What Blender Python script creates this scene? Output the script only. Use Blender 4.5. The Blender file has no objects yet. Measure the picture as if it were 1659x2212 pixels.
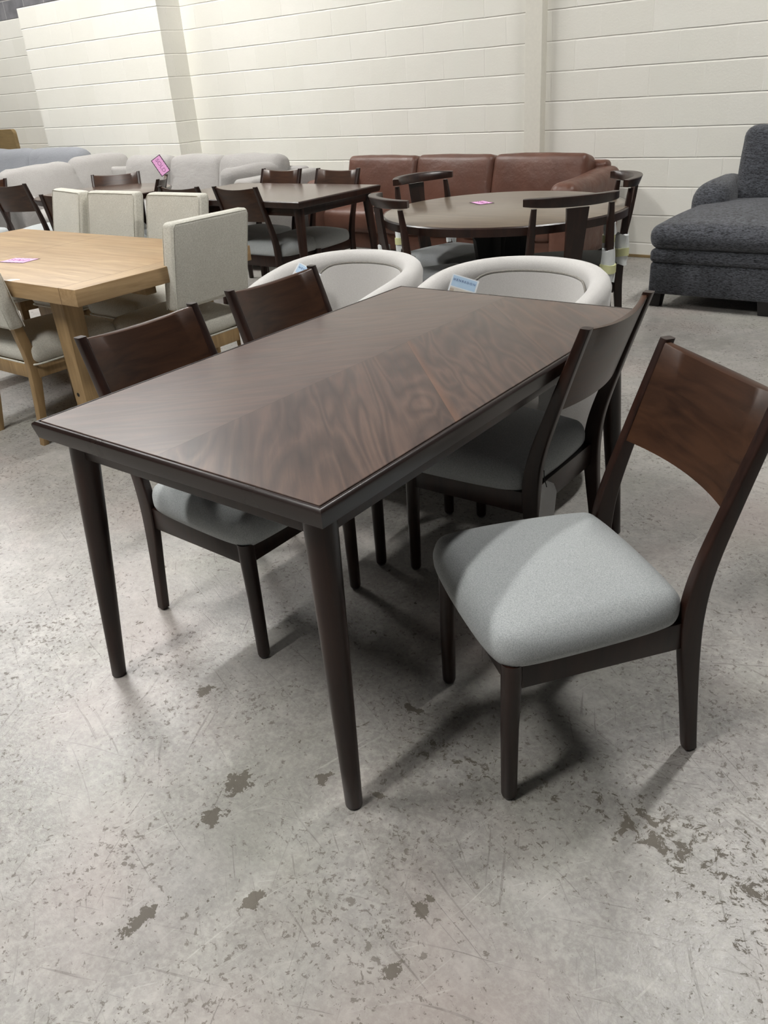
import bpy, bmesh, math, random
from mathutils import Vector, Matrix, noise
PI = math.pi
S = bpy.context.scene
COL = S.collection
random.seed(7)
R = math.radians

# ------------------------------------------------------------------ materials
def srgb(r, g, b):
    f = lambda c: (c/255/12.92) if c/255 <= .04045 else ((c/255+.055)/1.055)**2.4
    return (f(r), f(g), f(b), 1)

class NT:
    def __init__(s, name):
        s.m = bpy.data.materials.new(name); s.m.use_nodes = True
        s.t = s.m.node_tree; s.b = s.t.nodes['Principled BSDF']
    def n(s, typ, **kw):
        nd = s.t.nodes.new(typ)
        for k, v in kw.items():
            if k in nd.inputs.keys() if isinstance(k, str) else False: pass
            setattr(nd, k, v)
        return nd
    def l(s, a, b): s.t.links.new(a, b)
    def val(s, inp, v):
        if hasattr(v, 'is_output') or isinstance(v, bpy.types.NodeSocket): s.l(v, inp)
        else: inp.default_value = v
    def math(s, op, a, b=0.0, c=0.0):
        nd = s.n('ShaderNodeMath'); nd.operation = op
        for i, v in enumerate((a, b, c)): s.val(nd.inputs[i], v)
        return nd.outputs[0]
    def mix(s, f, a, b, blend='MIX'):
        nd = s.n('ShaderNodeMix'); nd.data_type = 'RGBA'; nd.blend_type = blend
        s.val(nd.inputs[0], f); s.val(nd.inputs[6], a); s.val(nd.inputs[7], b)
        return nd.outputs[2]
    def coord(s, kind='Object'):
        return s.n('ShaderNodeTexCoord').outputs[kind]
    def mapping(s, v, scale=(1, 1, 1), rot=(0, 0, 0), loc=(0, 0, 0)):
        nd = s.n('ShaderNodeMapping'); s.l(v, nd.inputs[0])
        nd.inputs['Location'].default_value = loc; nd.inputs['Rotation'].default_value = rot; nd.inputs['Scale'].default_value = scale
        return nd.outputs[0]
    def noise(s, v, scale, detail=4, rough=.55, dist=0.0, out='Fac'):
        nd = s.n('ShaderNodeTexNoise'); s.l(v, nd.inputs['Vector'])
        nd.inputs['Scale'].default_value = scale; nd.inputs['Detail'].default_value = detail
        nd.inputs['Roughness'].default_value = rough; nd.inputs['Distortion'].default_value = dist
        return nd.outputs[out]
    def ramp(s, f, *stops):
        nd = s.n('ShaderNodeValToRGB'); s.l(f, nd.inputs[0]); cr = nd.color_ramp
        while len(cr.elements) < len(stops): cr.elements.new(.5)
        for e, (p, c) in zip(cr.elements, stops):
            e.position = p; e.color = c if not isinstance(c, (int, float)) else (c, c, c, 1)
        return nd.outputs[0]
    def mr(s, f, a, b, c=0.0, d=1.0):
        nd = s.n('ShaderNodeMapRange'); s.val(nd.inputs[0], f)
        for i, v in enumerate((a, b, c, d)): nd.inputs[i+1].default_value = v
        return nd.outputs[0]
    def xyz(s, v):
        nd = s.n('ShaderNodeSeparateXYZ'); s.l(v, nd.inputs[0]); return nd.outputs
    def comb(s, x, y, z=0.0):
        nd = s.n('ShaderNodeCombineXYZ')
        for i, v in enumerate((x, y, z)): s.val(nd.inputs[i], v)
        return nd.outputs[0]
    def bump(s, h, strength=.3, dist=.01, prev=None):
        nd = s.n('ShaderNodeBump'); s.l(h, nd.inputs['Height'])
        nd.inputs['Strength'].default_value = strength; nd.inputs['Distance'].default_value = dist
        if prev is not None: s.l(prev, nd.inputs['Normal'])
        s.l(nd.outputs[0], s.b.inputs['Normal']); return nd.outputs[0]
    def base(s, c): s.val(s.b.inputs['Base Color'], c)
    def rough(s, c): s.val(s.b.inputs['Roughness'], c)
    def set(s, **kw):
        for k, v in kw.items(): s.b.inputs[k.replace('_', ' ')].default_value = v
        return s

def wood(name, c1, c2, rough=.35, axis='Z', coat=.3, freq=1.0, spec=.5, bmp=.05):
    m = NT(name); v = m.coord()
    sc = {'X': (1.5, 14, 14), 'Y': (14, 1.5, 14), 'Z': (14, 14, 1.5)}[axis]
    v2 = m.mapping(v, tuple(a*freq for a in sc))
    n1 = m.noise(v2, 2.2, 6, .6, .6); n2 = m.noise(v, 3.5, 2)
    f = m.math('ADD', m.math('MULTIPLY', n1, .7), m.math('MULTIPLY', n2, .3))
    m.base(m.ramp(f, (.35, c1), (.65, c2)))
    m.rough(m.mr(n1, 0, 1, rough-.05, rough+.08))
    m.set(Coat_Weight=coat, Coat_Roughness=.22, Specular_IOR_Level=spec)
    if bmp: m.bump(n1, bmp, .002)
    return m.m

def fabric(name, c, c2, scale=900, bump=.35, stretch=(1, 1, 1), sheen=.15, mott=.12, rough=.95, crease=0):
    m = NT(name); v = m.coord()
    nz = m.noise(m.mapping(v, stretch), scale, 2, .6)
    nz2 = m.noise(m.mapping(v, stretch), scale*.45, 2, .6)
    big = m.noise(v, 5, 3)
    f = m.math('ADD', m.math('MULTIPLY', nz, .55), m.math('MULTIPLY', nz2, .45))
    col = m.ramp(f, (.36, c2), (.6, c))
    col = m.mix(m.mr(big, .3, .7, 0, mott), col, c2)
    m.base(col); m.rough(rough)
    m.set(Sheen_Weight=sheen, Specular_IOR_Level=.15)
    b_ = m.bump(f, bump, .002)
    if crease:
        cr = m.noise(m.mapping(v, (1, 1, 2.2)), 5, 4, .55, 1.2); m.bump(cr, crease, .05, b_)
    return m.m

M = {}
M['walnut'] = wood('dark_walnut', srgb(25, 13, 10), srgb(50, 29, 21), .33, 'Z', .12, spec=.4)
M['walnut_x'] = wood('dark_walnut_panel', srgb(40, 24, 16), srgb(72, 46, 30), .33, 'X', .12, spec=.4)
M['edge'] = wood('espresso_edge', srgb(26, 15, 12), srgb(33, 20, 16), .27, 'Z', .15, freq=.12, spec=.4, bmp=0)
M['oak'] = wood('natural_oak', srgb(128, 103, 68), srgb(166, 138, 98), .5, 'Z', .05)
M['seat'] = fabric('grey_weave', srgb(190, 194, 194), srgb(146, 150, 151), 800, .4)
M['seat2'] = fabric('grey_weave_flat', srgb(158, 161, 162), srgb(128, 131, 133), 800, .3)
M['cream'] = fabric('cream_linen', srgb(218, 216, 206), srgb(182, 179, 168), 420, .3, mott=.35)
M['boucle'] = fabric('pale_velvet', srgb(208, 206, 203), srgb(184, 181, 178), 700, .12, sheen=.4, mott=.5)
M['sofa'] = fabric('light_grey_upholstery', srgb(172, 169, 166), srgb(148, 145, 142), 400, .3, mott=.3, crease=.14)
M['bluegrey'] = fabric('blue_grey_upholstery', srgb(146, 148, 153), srgb(126, 128, 134), 400, .3, mott=.3, crease=.14)
M['charcoal'] = fabric('charcoal_chenille', srgb(92, 94, 100), srgb(18, 19, 21), 75, .5, stretch=(1, 1, 5), sheen=.2, mott=.2)
M['piping'] = fabric('piping', srgb(150, 146, 140), srgb(120, 116, 110), 400, .2)
M['black'] = NT('black_wood').set(Roughness=.55).m; M['black'].node_tree.nodes['Principled BSDF'].inputs['Base Color'].default_value = srgb(22, 19, 19)

def simple(name, col, rough=.5, **kw):
    m = NT(name); v = m.coord(); n = m.noise(v, 40, 3)
    m.base(m.mix(m.mr(n, .3, .7, 0, .25), col, tuple(c*.8 for c in col[:3])+(1,)))
    m.rough(rough); m.set(**kw); return m.m
M['foam'] = simple('white_foam_sheet', srgb(232, 236, 236), .6, Transmission_Weight=.1)
M['tape'] = simple('pale_yellow_tape', srgb(215, 216, 165), .4)
M['steel'] = simple('glide_metal', srgb(120, 120, 120), .3, Metallic=.9)
M['card'] = simple('white_card', srgb(235, 238, 242), .5)
M['cardblue'] = simple('card_sky_print', srgb(190, 216, 240), .4)
M['cardtan'] = simple('card_photo_print', srgb(190, 175, 160), .4)
M['cardsand'] = simple('card_bed_print', srgb(214, 208, 198), .4)
M['ink'] = simple('blue_ink', srgb(60, 90, 150), .5)
M['pink'] = simple('pink_paper', srgb(240, 178, 226), .6)
M['plum'] = simple('plum_border', srgb(70, 42, 66), .6)
M['plum2'] = simple('plum_lettering', srgb(160, 100, 150), .6)
M['tan'] = wood('tan_board', srgb(120, 100, 66), srgb(140, 118, 80), .6, 'X', 0)
M['whitetag'] = simple('grey_white_tag', srgb(240, 240, 240), .6)

# leather
m = NT('saddle_leather'); v = m.coord()
n1 = m.noise(v, 3, 4); n2 = m.noise(v, 180, 2); n3 = m.noise(v, 14, 3)
m.base(m.ramp(n1, (.3, srgb(84, 55, 44)), (.7, srgb(104, 70, 57)))); m.rough(m.mr(n3, .3, .7, .36, .5))
m.set(Specular_IOR_Level=.45)
b = m.bump(n2, .15, .002); m.bump(n3, .25, .02, b); M['leather'] = m.m

# painted block wall
def wallmat(name, c1, c2):
    m = NT(name); P = m.n('ShaderNodeNewGeometry').outputs['Position']
    x, y, z = m.xyz(P)
    u = m.math('ADD', x, y); Z0 = .1116; H = .2137
    zr = m.math('DIVIDE', m.math('SUBTRACT', z, Z0), H)
    wob = m.math('MULTIPLY', m.math('SUBTRACT', m.noise(P, 3, 3), .5), .035)
    fr = m.math('FRACT', m.math('ADD', zr, m.math('ADD', wob, 10)))
    dz = m.math('MULTIPLY', m.math('MINIMUM', fr, m.math('SUBTRACT', 1, fr)), H)      # distance to bed joint
    row = m.math('FLOOR', m.math('ADD', zr, m.math('ADD', wob, 10)))
    ur = m.math('ADD', m.math('DIVIDE', u, .408), m.math('MULTIPLY', m.math('MODULO', row, 2), .5))
    fu = m.math('FRACT', m.math('ADD', ur, 100.27))
    du = m.math('MULTIPLY', m.math('MINIMUM', fu, m.math('SUBTRACT', 1, fu)), .408)
    bed = m.mr(dz, .0025, .0075, 1, 0); head = m.mr(du, .002, .006, 1, 0)
    brk = m.mr(m.noise(P, 2.3, 2), .42, .58, .15, 1)
    fine = m.noise(P, 55, 5, .7); mid = m.noise(P, 9, 4)
    groove = m.math('MAXIMUM', m.math('MULTIPLY', bed, m.mr(m.noise(P, 3.5, 3), .35, .6, .45, 1)), m.math('MULTIPLY', head, m.math('MULTIPLY', brk, .42)))
    hgt = m.math('SUBTRACT', m.math('ADD', m.math('MULTIPLY', fine, .3), m.math('MULTIPLY', mid, .35)), groove)
    blk = m.n('ShaderNodeTexWhiteNoise'); blk.noise_dimensions = '2D'
    m.l(m.comb(m.math('FLOOR', m.math('ADD', ur, 100.27)), row), blk.inputs['Vector'])
    c = m.mix(blk.outputs['Value'], c1, c2)
    c = m.mix(m.mr(mid, .45, .75, 0, .35), c, c2)
    # scuffs
    sc = m.mr(m.noise(m.mapping(P, (3, 3, 1)), 6, 6, .8), .72, .76, 0, .35)
    c = m.mix(sc, c, srgb(176, 170, 158))
    c = m.mix(m.math('MULTIPLY', groove, .6), c, srgb(246, 244, 236))  # joints lightened: light caught by the mortar, put into the colour
    # bare grey block above the paint line
    n4 = m.noise(P, 5, 3)
    bare = m.mix(m.mr(n4, .3, .7), srgb(96, 96, 100), srgb(128, 127, 130))
    bare = m.mix(m.math('MAXIMUM', bed, m.math('MULTIPLY', head, 1.0)), bare, srgb(170, 168, 166))
    dark = m.math('GREATER_THAN', z, 2.462)
    m.base(m.mix(dark, c, bare)); m.rough(.62)
    m.bump(hgt, .85, .007); return m.m
M['wall'] = wallmat('painted_block', srgb(233, 231, 223), srgb(228, 226, 217))
M['paint'] = simple('cream_steel_paint', srgb(224, 221, 210), .45)

# concrete floor
m = NT('worn_concrete'); P = m.n('ShaderNodeNewGeometry').outputs['Position']
big = m.noise(P, 1.3, 5, .62); mid = m.noise(P, 7, 6, .68, .4); fine = m.noise(P, 75, 5, .7)
c = m.ramp(big, (.32, srgb(134, 131, 127)), (.5, srgb(152, 149, 145)), (.66, srgb(164, 161, 156)))
c = m.mix(m.mr(mid, .38, .62, 0, .55), c, srgb(132, 128, 122))
c = m.mix(m.mr(m.noise(m.mapping(P, loc=(3, 9, 0)), 16, 5, .7, .5), .48, .66, 0, .5), c, srgb(184, 180, 174))
c = m.mix(m.mr(fine, .45, .6, 0, .35), c, srgb(186, 183, 177))
c = m.mix(m.mr(m.noise(P, 2.2, 2), .5, .7, 0, .3), c, srgb(150, 152, 138))
c = m.mix(m.mr(m.noise(m.mapping(P, loc=(7, 3, 0)), 1.8, 2), .5, .7, 0, .4), c, srgb(168, 152, 146))
warp = m.n('ShaderNodeVectorMath'); warp.operation = 'MULTIPLY_ADD'
m.l(m.noise(P, 2.5, 2, out='Color'), warp.inputs[0]); warp.inputs[1].default_value = (.06, .06, 0); m.l(P, warp.inputs[2]); PW = warp.outputs[0]
scr = None; lite = None
for i, (ang, st, s0, th) in enumerate(((20, 60, 1.6, .66), (75, 75, 1.3, .665), (115, 60, 1.8, .66), (160, 80, 1.2, .66), (48, 40, 3.0, .67), (140, 45, 3.4, .665))):
    mp = m.mapping(PW, (1/1.3, 1/st, 1), (0, 0, R(ang)), (i*3.1, i*1.7, 0)); mp.node.vector_type = 'TEXTURE'
    w = m.noise(mp, s0, 2, .6)
    gate = m.mr(m.noise(m.mapping(P, loc=(i*5, 2, 0)), 3.5, 5, .75), .45, .6, 0, 1)
    ln = m.math('MULTIPLY', m.mr(w, th, th+.02, 0, 1), gate)
    if i in (1, 4): lite = ln if lite is None else m.math('MAXIMUM', lite, ln)
    else: scr = ln if scr is None else m.math('MAXIMUM', scr, ln)
# ragged flaked flecks
spk = m.noise(PW, 62, 5, .74, .5)
region = m.noise(m.mapping(P, loc=(1.4, .7, 0)), 2.2, 5, .7)
th = m.mr(region, .36, .62, .645, .552)
speck = m.mr(m.math('SUBTRACT', spk, th), 0, .01, 0, 1)
spk2 = m.noise(m.mapping(P, loc=(4, 4, 0)), 16, 6, .74, .6)
speck2 = m.mr(spk2, .665, .671, 0, 1)
dirt = m.math('MAXIMUM', m.math('MULTIPLY', speck, .75), speck2)
# worn-through patches (location x, y, radius x, radius y)
x, y, z = m.xyz(P)
PATCH = [(-1.182, .851, .035, .045), (-1.156, .748, .03, .035), (-1.023, .973, .02, .025), (-.886, .997, .022, .012), (-1.496, 1.034, .02, .035), (-.932, .647, .02, .03), (-.643, .818, .02, .03), (-.988, 1.277, .03, .012), (-.616, .685, .018, .022), (-1.085, .49, .02, .06)]
edge = m.math('MULTIPLY', m.math('SUBTRACT', m.noise(P, 38, 5, .72), .5), 4.2)
for (px, py, rx, ry) in PATCH:
    ddx = m.math('DIVIDE', m.math('SUBTRACT', x, px), rx); ddy = m.math('DIVIDE', m.math('SUBTRACT', y, py), ry)
    d = m.math('SQRT', m.math('ADD', m.math('MULTIPLY', ddx, ddx), m.math('MULTIPLY', ddy, ddy)))
    dirt = m.math('MAXIMUM', dirt, m.mr(m.math('ADD', d, edge), .75, .8, 1, 0))
# heavily worn scatter in front of the pulled-out chair
wear = m.noise(PW, 34, 6, .76, .5)
for (cx, cy, rx, ry, t0) in ((-.33, 1.24, .26, .10, .47), (-.78, 1.2, .26, .09, .53), (-.1, 1.2, .28, .18, .52)):
    ddx = m.math('DIVIDE', m.math('SUBTRACT', x, cx), rx); ddy = m.math('DIVIDE', m.math('SUBTRACT', y, cy), ry)
    d = m.math('SQRT', m.math('ADD', m.math('MULTIPLY', ddx, ddx), m.math('MULTIPLY', ddy, ddy)))
    dirt = m.math('MAXIMUM', dirt, m.mr(m.math('SUBTRACT', wear, m.mr(d, 0, 1.4, t0, .68)), 0, .01, 0, 1))
c = m.mix(m.math('MULTIPLY', lite, .35), c, srgb(205, 202, 196))
c = m.mix(m.math('MULTIPLY', scr, .5), c, srgb(96, 91, 85))
c = m.mix(m.math('MULTIPLY', dirt, .85), c, srgb(84, 76, 64))
m.base(c)
m.rough(m.math('ADD', m.mr(fine, .3, .7, .26, .42), m.math('MULTIPLY', dirt, .3)))
m.set(Specular_IOR_Level=.6)
h = m.math('SUBTRACT', m.math('ADD', m.math('MULTIPLY', fine, .35), m.math('MULTIPLY', m.noise(P, 22, 4, .7), .6)), m.math('ADD', m.math('MULTIPLY', scr, .2), m.math('MULTIPLY', dirt, .3)))
m.bump(h, .4, .006); M['floor'] = m.m

# chevron veneer (table-local coordinates, x across, y along)
m = NT('chevron_walnut_veneer'); v = m.coord(); x, y, z = m.xyz(v)
sx = m.math('SIGN', m.math('ADD', x, .012)); ax_ = m.math('ABSOLUTE', m.math('ADD', x, .012))
q = m.math('ADD', y, ax_)                                   # constant along band edges
qb = m.math('DIVIDE', m.math('SUBTRACT', q, .165), .47)
band = m.math('MAXIMUM', m.math('FLOOR', qb), -1)
along = m.math('SUBTRACT', y, ax_)
side = m.math('MULTIPLY', sx, 3.7)
gv = m.comb(m.math('ADD', m.math('MULTIPLY', along, 1.0), m.math('MULTIPLY', band, 5.3)), m.math('ADD', m.math('MULTIPLY', q, 7.0), side), side)
g0 = m.noise(gv, .9, 2, .45, .7)
rings = m.math('FRACT', m.math('MULTIPLY', g0, 9))
g1 = m.mr(m.math('ABSOLUTE', m.math('SUBTRACT', rings, .5)), 0, .5, 0, 1)
gv2 = m.comb(m.math('MULTIPLY', m.math('ADD', along, m.math('MULTIPLY', band, 5.3)), .55), m.math('ADD', m.math('MULTIPLY', q, 9.0), side), side)
g2 = m.noise(gv2, 5, 7, .68, .5); g3 = m.noise(v, 3.0, 3)
wn = m.n('ShaderNodeTexWhiteNoise'); wn.noise_dimensions = '2D'; m.l(m.comb(band, sx), wn.inputs['Vector'])
tone = m.math('ADD', m.math('ADD', m.math('MULTIPLY', g1, .15), m.math('MULTIPLY', g2, .5)), m.math('MULTIPLY', g3, .35))
c = m.ramp(tone, (.34, srgb(45, 34, 30)), (.5, srgb(73, 57, 50)), (.66, srgb(100, 79, 68)))
c = m.mix(m.mr(wn.outputs['Value'], 0, 1, 0, .3), c, srgb(88, 68, 57))
c = m.mix(m.mr(sx, -1, 1, .3, 0), c, srgb(104, 89, 82))  # left half lighter and greyer: sheen of its grain painted into the colour
fr = m.math('FRACT', qb); on = m.math('GREATER_THAN', qb, -.2)
first = m.math('LESS_THAN', m.math('ABSOLUTE', band), .5)
strip = m.math('MULTIPLY', m.math('MULTIPLY', m.mr(fr, 0, .07, 1, 0), m.mr(sx, 0, 1, .0, 1)), m.mr(first, 0, 1, .25, 1))
c = m.mix(m.math('MULTIPLY', m.math('MULTIPLY', strip, on), .5), c, srgb(124, 86, 62))
seam = m.math('MAXIMUM', m.mr(ax_, .0006, .0016, 1, 0), m.math('MULTIPLY', on, m.mr(m.math('MINIMUM', fr, m.math('SUBTRACT', 1, fr)), .0015, .004, 1, 0)))
c = m.mix(m.math('MULTIPLY', seam, .5), c, srgb(38, 26, 22))
m.base(c); m.rough(m.mr(g2, .3, .7, .29, .37)); m.set(Coat_Weight=.5, Coat_Roughness=.27)
m.bump(g2, .08, .002); M['veneer'] = m.m

# oak plank table top
m = NT('oak_plank_top'); v = m.coord(); x, y, z = m.xyz(v)
gv = m.mapping(v, (1.2, 16, 16)); g1 = m.noise(gv, 2, 6, .6, .8)
bv = m.mapping(v, (16, 1.2, 16)); g3 = m.noise(bv, 2, 6, .6, .8)
isb = m.math('GREATER_THAN', x, .885)
g = m.math('ADD', m.math('MULTIPLY', g1, m.math('SUBTRACT', 1, isb)), m.math('MULTIPLY', g3, isb))
pl = m.n('ShaderNodeTexWhiteNoise'); pl.noise_dimensions = '1D'; m.l(m.math('FLOOR', m.math('DIVIDE', y, .14)), pl.inputs['W'])
c = m.ramp(g, (.3, srgb(146, 119, 84)), (.7, srgb(180, 152, 113)))
c = m.mix(m.math('MULTIPLY', pl.outputs['Value'], .3), c, srgb(150, 116, 78))
s1 = m.mr(m.math('ABSOLUTE', m.math('SUBTRACT', x, .885)), .001, .0025, 1, 0)
s2 = m.mr(m.math('ABSOLUTE', m.math('SUBTRACT', x, -.12)), .0015, .003, 1, 0)
s3 = m.mr(m.math('ABSOLUTE', m.math('SUBTRACT', x, -.22)), .0006, .0016, .5, 0)
c = m.mix(m.math('MAXIMUM', s1, m.math('MAXIMUM', s2, s3)), c, srgb(96, 72, 46))
m.base(c); m.rough(.5); m.set(Coat_Weight=.05, Specular_IOR_Level=.4); m.bump(g, .05, .002); M['oaktop'] = m.m

# grey-brown wood tops of the other dark tables
m = NT('umber_top'); v = m.coord(); g1 = m.noise(m.mapping(v, (1.2, 14, 14)), 2, 6, .6, .8)
m.base(m.ramp(g1, (.3, srgb(66, 50, 42)), (.7, srgb(92, 70, 57)))); m.rough(.27); m.set(Coat_Weight=.4, Coat_Roughness=.2); M['umber'] = m.m
m = NT('taupe_round_top'); v = m.coord(); g1 = m.noise(m.mapping(v, (1.2, 14, 14), (0, 0, .5)), 2, 6, .6, .8)
m.base(m.ramp(g1, (.3, srgb(92, 80, 68)), (.7, srgb(118, 104, 88)))); m.rough(.3); m.set(Coat_Weight=.3, Coat_Roughness=.22); M['taupe'] = m.m

m = NT('lamp_diffuser'); m.b.inputs['Emission Color'].default_value = (1.0, .985, .95, 1); m.b.inputs['Emission Strength'].default_value = 112; M['lamp'] = m.m
M['housing'] = simple('lamp_housing', srgb(220, 220, 220), .5)
M['ceil'] = simple('ceiling_paint', srgb(92, 92, 94), .8)

# ------------------------------------------------------------------ geometry helpers
def tag(o, label, cat, group=None, kind=None):
    if label: o['label'] = label
    if cat: o['category'] = cat
    if group: o['group'] = group
    if kind: o['kind'] = kind
    return o
def thing(name, label, cat, loc=(0, 0, 0), rz=0, group=None):
    o = bpy.data.objects.new(name, None); COL.objects.link(o); o.empty_display_size = .1
    o.location = loc; o.rotation_euler = (0, 0, rz); return tag(o, label, cat, group)
def obj(name, bm, mat, parent=None, label=None, sharp=40, smooth=True, sub=0):
    me = bpy.data.meshes.new(name)
    bmesh.ops.recalc_face_normals(bm, faces=bm.faces[:])
    bm.to_mesh(me); bm.free()
    for p in me.polygons: p.use_smooth = smooth
    if smooth: me.set_sharp_from_angle(angle=R(sharp))
    me.materials.append(mat)
    o = bpy.data.objects.new(name, me); COL.objects.link(o)
    if parent: o.parent = parent
    if label: o['label'] = label
    if sub:
        md = o.modifiers.new('s', 'SUBSURF'); md.levels = md.render_levels = sub
    return o
def dup(root, loc=None, rz=None, label=None, group=None, scale=None):
    r = root.copy(); COL.objects.link(r)
    if loc is not None: r.location = loc
    if rz is not None: r.rotation_euler = (0, 0, rz)
    if label: r['label'] = label
    if group: r['group'] = group
    if scale: r.scale = scale
    for ch in list(root.children):
        c = ch.copy(); COL.objects.link(c); c.parent = r
        for g in list(ch.children):
            d = g.copy(); COL.objects.link(d); d.parent = c
    return r
def box(bm, x0, x1, y0, y1, z0, z1, bev=.003, seg=2, mtx=None, fn=None):
    r = bmesh.ops.create_cube(bm, size=1); vs = r['verts']
    for v in vs: v.co = Vector(((x0+x1)/2+v.co.x*(x1-x0), (y0+y1)/2+v.co.y*(y1-y0), (z0+z1)/2+v.co.z*(z1-z0)))
    if bev:
        es = list({e for v in vs for e in v.link_edges})
        r2 = bmesh.ops.bevel(bm, geom=es, offset=bev, segments=seg, profile=.5, affect='EDGES')
        vs = list(set(r2['verts']) | {v for v in vs if v.is_valid})
    if mtx is not None or fn:
        for v in vs:
            if v.is_valid:
                if fn: v.co = fn(v.co)
                if mtx is not None: v.co = mtx @ v.co
    return vs
def loft(bm, rings, closed=True, cap=True, loop=False):
    vv = [[bm.verts.new(p) for p in r] for r in rings]
    n = len(vv[0]); m_ = len(vv)
    for i in range(m_ if loop else m_-1):
        a, b = vv[i], vv[(i+1) % m_]
        for j in range(n if closed else n-1):
            bm.faces.new((a[j], a[(j+1) % n], b[(j+1) % n], b[j]))
    if cap and not loop and closed:
        bm.faces.new(vv[0][::-1]); bm.faces.new(vv[-1])
    return vv
def rrect(w, d, r, k=4):
    pts = []
    for cx, cy, a0 in ((w/2-r, d/2-r, 0), (-w/2+r, d/2-r, 90), (-w/2+r, -d/2+r, 180), (w/2-r, -d/2+r, 270)):
        for i in range(k+1):
            a = R(a0+90*i/k); pts.append((cx+r*math.cos(a), cy+r*math.sin(a)))
    return pts
def tube(bm, path, rad, n=12, cap=True, loop=False):
    """round tube through 3-D points with radius (number or list)"""
    P_ = [Vector(p) for p in path]; N = len(P_); rings = []
    prev = None
    for i, p in enumerate(P_):
        if loop: t = (P_[(i+1) % N]-P_[i-1]).normalized()
        else: t = (P_[min(i+1, N-1)]-P_[max(i-1, 0)]).normalized()
        if prev is None:
            up = Vector((0, 0, 1)) if abs(t.z) < .9 else Vector((1, 0, 0))
            a = t.cross(up).normalized()
        else:
            a = (prev - t*prev.dot(t)).normalized()
        prev = a; b = t.cross(a)
        r_ = rad[i] if isinstance(rad, (list, tuple)) else rad
        rings.append([p+(a*math.cos(2*PI*j/n)+b*math.sin(2*PI*j/n))*r_ for j in range(n)])
    loft(bm, rings, True, cap, loop)
def cushion(bm, w, d, h, r=.04, crown=.02, under=0.0, n=10, mtx=None, fn=None, amp=0.0, freq=4.0, seed=0.0):
    """soft rounded box centred on origin"""
    hw, hd, hh = w/2, d/2, h/2; r = min(r, hh*.98, hw*.98, hd*.98)
    def seq(L, k):
        t = r/ (2*L) if L else 0
        a = [0, t*.3, t*.65, t]; mid = [t+(1-2*t)*i/k for i in range(1, k)]
        return a+mid+[1-t, 1-t*.65, 1-t*.3, 1]
    ux, uy, uz = seq(hw, n), seq(hd, n), seq(hh, 2)
    vd = {}
    def vert(i, j, k):
        key = (i, j, k)
        if key in vd: return vd[key]
        p = Vector(((ux[i]*2-1)*hw, (uy[j]*2-1)*hd, (uz[k]*2-1)*hh))
        c = Vector((max(-hw+r, min(hw-r, p.x)), max(-hd+r, min(hd-r, p.y)), max(-hh+r, min(hh-r, p.z))))
        o = p-c
        if o.length > 1e-9:
            mx = max(abs(o.x), abs(o.y), abs(o.z)); o = o.normalized()*r*(mx/r)
            p = c+o
        fx, fy = max(0, 1-(p.x/hw)**2), max(0, 1-(p.y/hd)**2); fz = p.z/hh
        if p.z > 0: p.z += crown*(fx**.7)*(fy**.7)*fz
        else: p.z += under*(fx**.7)*(fy**.7)*fz
        p.x += .35*crown*(p.x/hw)*fy*(1-fz*fz) if crown else 0
        p.y += .35*crown*(p.y/hd)*fx*(1-fz*fz) if crown else 0
        if amp:
            q_ = noise.noise_vector(Vector((p.x*freq+seed, p.y*freq-seed, p.z*freq+seed*.5)))
            q2 = noise.noise_vector(Vector((p.x*freq*3+seed, p.y*freq*3, p.z*freq*3)))
            p += q_*amp+q2*amp*.35
        if fn: p = fn(p)
        if mtx is not None: p = mtx @ p
        vd[key] = bm.verts.new(p); return vd[key]
    X, Y, Z = len(ux)-1, len(uy)-1, len(uz)-1
    for i in range(X):
        for j in range(Y):
            bm.faces.new((vert(i, j, Z), vert(i+1, j, Z), vert(i+1, j+1, Z), vert(i, j+1, Z)))
            bm.faces.new((vert(i, j, 0), vert(i, j+1, 0), vert(i+1, j+1, 0), vert(i+1, j, 0)))
    for i in range(X):
        for k in range(Z):
            bm.faces.new((vert(i, 0, k), vert(i+1, 0, k), vert(i+1, 0, k+1), vert(i, 0, k+1)))
            bm.faces.new((vert(i, Y, k), vert(i, Y, k+1), vert(i+1, Y, k+1), vert(i+1, Y, k)))
    for j in range(Y):
        for k in range(Z):
            bm.faces.new((vert(0, j, k), vert(0, j, k+1), vert(0, j+1, k+1), vert(0, j+1, k)))
            bm.faces.new((vert(X, j, k), vert(X, j+1, k), vert(X, j+1, k+1), vert(X, j, k+1)))
def T(x, y, z): return Matrix.Translation((x, y, z))
def RX(a): return Matrix.Rotation(a, 4, 'X')
def RY(a): return Matrix.Rotation(a, 4, 'Y')
def RZ(a): return Matrix.Rotation(a, 4, 'Z')
def BM(): return bmesh.new()
def interp(tab, z):
    for (z0, a), (z1, b) in zip(tab, tab[1:]):
        if z <= z1:
            t = (z-z0)/(z1-z0); return a+(b-a)*t
    return tab[-1][1]
def smooth_tab(tab, n):
    """resample (z, y, ...) tuples with Catmull-Rom"""
    out = []; k = len(tab)
    for i in range(k-1):
        p0, p1, p2, p3 = tab[max(i-1, 0)], tab[i], tab[i+1], tab[min(i+2, k-1)]
        for s in range(n):
            t = s/n
            out.append(tuple(.5*((2*b)+(-a+c_)*t+(2*a-5*b+4*c_-d_)*t*t+(-a+3*b-3*c_+d_)*t**3) for a, b, c_, d_ in zip(p0, p1, p2, p3)))
    out.append(tuple(tab[-1])); return out
def struct(name, bm, mat, smooth=False):
    o = obj(name, bm, mat, smooth=smooth); o['kind'] = 'structure'; return o

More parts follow.
